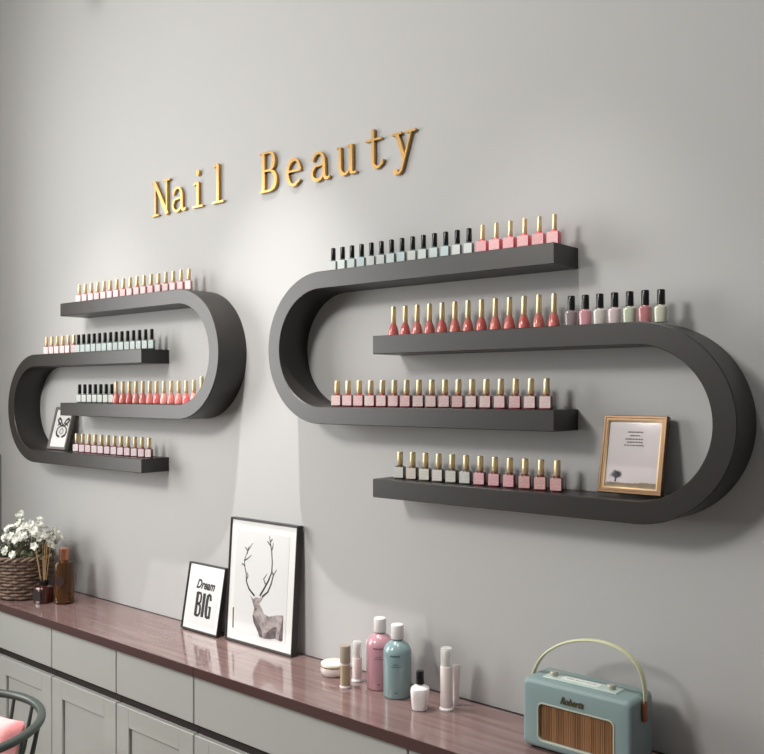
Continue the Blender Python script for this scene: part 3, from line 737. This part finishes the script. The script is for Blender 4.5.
def basket():
    RX, RY, H = .150, .108, .150
    t = thing('wicker_basket', (-3.232, 1.648, CT), 'woven brown wicker basket at the left end of the worktop', 'basket')
    mw = mat('wicker', rgb(134, 112, 96), .65, noise=(rgb(96, 78, 66), 60, (1, 1, 1), 3))
    wv = MB(); N = 26
    rows = 12
    for j in range(rows):
        z = .010+j*(H-.022)/(rows-1); k = .90+.10*z/H
        pts = []
        for i in range(N*4):
            a = 2*PI*i/(N*4); off = .0035*math.cos(a*N/2+PI*j)
            pts.append(((RX*k+off)*math.cos(a), (RY*k+off)*math.sin(a), z+.0012*math.sin(3*a+j)))
        wv.tube(pts, .0058, n=6, closed=True)
    wv.build('weave', mw, t, angle=80)
    sk = MB()
    for i in range(N):
        a = 2*PI*i/N
        sk.tube([(RX*.90*math.cos(a), RY*.90*math.sin(a), .002), (RX*1.0*math.cos(a), RY*1.0*math.sin(a), H)], .003, n=5)
    sk.build('stakes', mw, t)
    rm = MB()
    for ph in (0, PI):
        pts = [((RX*1.01+.005*math.cos(14*2*PI*i/140+ph))*math.cos(2*PI*i/140), (RY*1.01+.005*math.cos(14*2*PI*i/140+ph))*math.sin(2*PI*i/140), H+.001+.005*math.sin(14*2*PI*i/140+ph)) for i in range(140)]
        rm.tube(pts, .0055, n=6, closed=True)
    rm.build('rim', mat('wicker_light', rgb(150, 130, 112), .65, noise=(rgb(110, 92, 80), 60, (1, 1, 1), 3)), t, angle=80)
    bs = MB(); bs.loft([(.002, RX*.88, RY*.88, 2), (.008, RX*.89, RY*.89, 2)]); bs.build('base', mw, t)
    # plant
    p = thing('flowering_plant', (-3.232, 1.648, CT+.0085), 'bunch of white blossoms with dark green leaves filling the wicker basket', 'flowers')
    mg = mat('leaf_green', rgb(132, 138, 112), .6, noise=(rgb(94, 104, 78), 30, (1, 1, 1), 2))
    rn = random.Random(11)
    MB().loft([(0, RX*.84, RY*.84, 2), (.100, RX*.91, RY*.91, 2), (.112, RX*.7, RY*.7, 2)]).build('soil', mat('soil', rgb(52, 44, 36), .9), p)
    lf = MB(); sm_ = MB(); heads = []
    def petal(mb, c, d, nrm, l, wd, cup=.25):
        d = d.normalized(); s = d.cross(nrm).normalized()
        mb.add([c, c+d*l*.5+s*wd/2+nrm*l*cup*.5, c+d*l+nrm*l*cup, c+d*l*.5-s*wd/2+nrm*l*cup*.5, c+d*l*.5+nrm*l*cup*.28], [(0, 1, 4), (1, 2, 4), (2, 3, 4), (3, 0, 4)])
    for i in range(100):
        th = rn.uniform(0, 2*PI); el = math.acos(rn.uniform(.02, 1)); 
        d = Vector((math.sin(el)*math.cos(th), math.sin(el)*math.sin(th), math.cos(el)))
        if d.x*.89-d.y*.45 < -.2: d.x, d.y = -d.x, -d.y
        r = rn.uniform(.82, 1.0)
        c = Vector((d.x*(RX+.045)*r, d.y*(RY+.02)*r, .142+d.z*.128*r))
        if c.y > .135: c.y = .135
        if c.x > .12 and c.z < .235: c.z += .05
        if i < 6:
            c = Vector(((.155, .10, .165, .02, .06, -.05)[i], (-.01, -.03, .03, .0, .05, .02)[i], (.235, .262, .20, .300, .275, .28)[i]))
        heads.append((c, d))
        sm_.tube([(c.x*.35, c.y*.35, .10), (c.x*.7, c.y*.75, .10+(c.z-.10)*.6), c-d*.004], .0011, n=5)
    for i in range(420):
        c, d = heads[rn.randrange(len(heads))]
        q = Vector((c.x*rn.uniform(.45, .98), c.y*rn.uniform(.45, .98), .11+(c.z-.11)*rn.uniform(.3, .98)))
        dd = Vector((rn.uniform(-1, 1), rn.uniform(-1, 1), rn.uniform(-.4, 1))).normalized(); nn = Vector((rn.uniform(-1, 1), rn.uniform(-1, 1), 1)).normalized()
        petal(lf, q, dd, nn, rn.uniform(.018, .030), .010, .15)
    lf.build('foliage', mg, p, fix=False); sm_.build('stems', mg, p)
    mpet = mat('petal_white', rgb(240, 241, 232), .6)
    hm = []
    for v in range(4):
        b = MB(); n = (5, 6, 5, 7)[v]
        for lay, (l, cup) in enumerate(((.0155, .25), (.0105, .8))):
            for k in range(n):
                a = 2*PI*k/n+lay*.5+rn.uniform(-.15, .15)
                petal(b, Vector((0, 0, .001*lay)), Vector((math.cos(a), math.sin(a), 0)), Vector((0, 0, 1)), l*rn.uniform(.9, 1.1), l*.95, cup)
        hm.append(b.mesh('blossom', mpet, fix=False))
    for i, (c, d) in enumerate(heads):
        o = bpy.data.objects.new('blossom', hm[i % 4]); COL.objects.link(o); o.parent = p
        o.location = c; q = (d+Vector((rn.uniform(-.5, .5), rn.uniform(-.9, .2), rn.uniform(-.2, .4)))).normalized()
        o.rotation_euler = q.to_track_quat('Z', 'Y').to_euler(); s = rn.uniform(.85, 1.35); o.scale = (s, s, s)
basket()

# ---------------------------------------------------------------- chair and cushion
def chair():
    cx, cy, R, ZR = -2.372, .965, .274, .700
    t = thing('spindle_armchair', (cx, cy, 0), 'dark grey green spindle back armchair in the lower left corner, in front of the cabinets', 'chair')
    mc = mat('chair_paint', rgb(66, 74, 70), .38)
    a0, a1 = math.radians(-72), math.radians(205)
    pts = [(R*math.cos(a0+(a1-a0)*i/60), R*math.sin(a0+(a1-a0)*i/60), ZR) for i in range(61)]
    n = 12; vs = []
    for i, p in enumerate(pts):
        a = a0+(a1-a0)*i/60; u = Vector((math.cos(a), math.sin(a), 0)); k = .75+.25*min(1, min(i, 60-i)/6)
        for j in range(n):
            q = 2*PI*j/n; c, s_ = math.cos(q), math.sin(q)
            c = math.copysign(abs(c)**.75, c); s_ = math.copysign(abs(s_)**.75, s_)
            vs.append(Vector(p)+u*.0108*k*c+Vector((0, 0, 1))*.0105*k*s_)
    F = [(i*n+k, i*n+(k+1) % n, (i+1)*n+(k+1) % n, (i+1)*n+k) for i in range(60) for k in range(n)]+[tuple(range(n)), tuple(60*n+k for k in range(n))]
    MB().add(vs, F).build('top_rail', mc, t, angle=60)
    RS = .225
    sp = 15
    for i in range(sp):
        a = a0+.1+(a1-a0-.2)*i/(sp-1)
        MB().tube([(R*math.cos(a), R*math.sin(a), ZR-.004), ((R+RS)/2*1.0*math.cos(a), (R+RS)/2*math.sin(a), .58), (RS*.93*math.cos(a), RS*.93*math.sin(a), .445)], [.0048, .0062, .0052], n=8).build('spindle', mc, t)
    MB().loft([(.418, .20, .20, 2.6), (.424, .232, .232, 2.8), (.444, .238, .238, 2.8), (.452, .228, .228, 2.8), (.446, .15, .15, 2.5)], n=40).build('seat', mc, t)
    for sx in (-1, 1):
        for sy in (-1, 1):
            MB().tube([(sx*.15, sy*.15, .425), (sx*.205, sy*.205, 0.002)], [.017, .010], n=12).build('leg', mc, t)
    # cushion
    q = thing('cushion', (-2.350, 1.085, .590), 'pink cushion leaning inside the spindle armchair', 'cushion')
    m = MB(); N = 18; vs = []; hw, hh = .168, .130
    for side in (1, -1):
        for i in range(N+1):
            for j in range(N+1):
                u = -1+2*i/N; v = -1+2*j/N
                pin = 1-.10*(abs(u)**2)*(1-abs(v)**2)-.0
                x = hw*u*(1-.07*(1-v*v)**1*abs(u)**3*1); z = hh*v*(1-.09*(1-u*u)*abs(v)**3)
                th = .050*((1-u**4)*(1-v**4))**.5
                th *= 1+.05*math.sin(5*u+3*v)
                vs.append((x, side*-th, z))
    g = lambda s, i, j: s*(N+1)**2+i*(N+1)+j
    F = []
    for s_ in (0, 1):
        for i in range(N):
            for j in range(N):
                f = (g(s_, i, j), g(s_, i+1, j), g(s_, i+1, j+1), g(s_, i, j+1)); F.append(f if s_ == 0 else f[::-1])
    m.add(vs, F)
    o = m.build('cushion_cover', mat('cushion_pink', rgb(226, 138, 140), .85, noise=(rgb(240, 176, 174), 9, (1, 1, 1), 3), bump=.4, bscale=160), q, angle=180, fix=False)
    q.rotation_euler = (math.radians(-14), 0, math.radians(4))
    pp = [(hw*c, 0, 0) for c in ()]
    return t
chair()
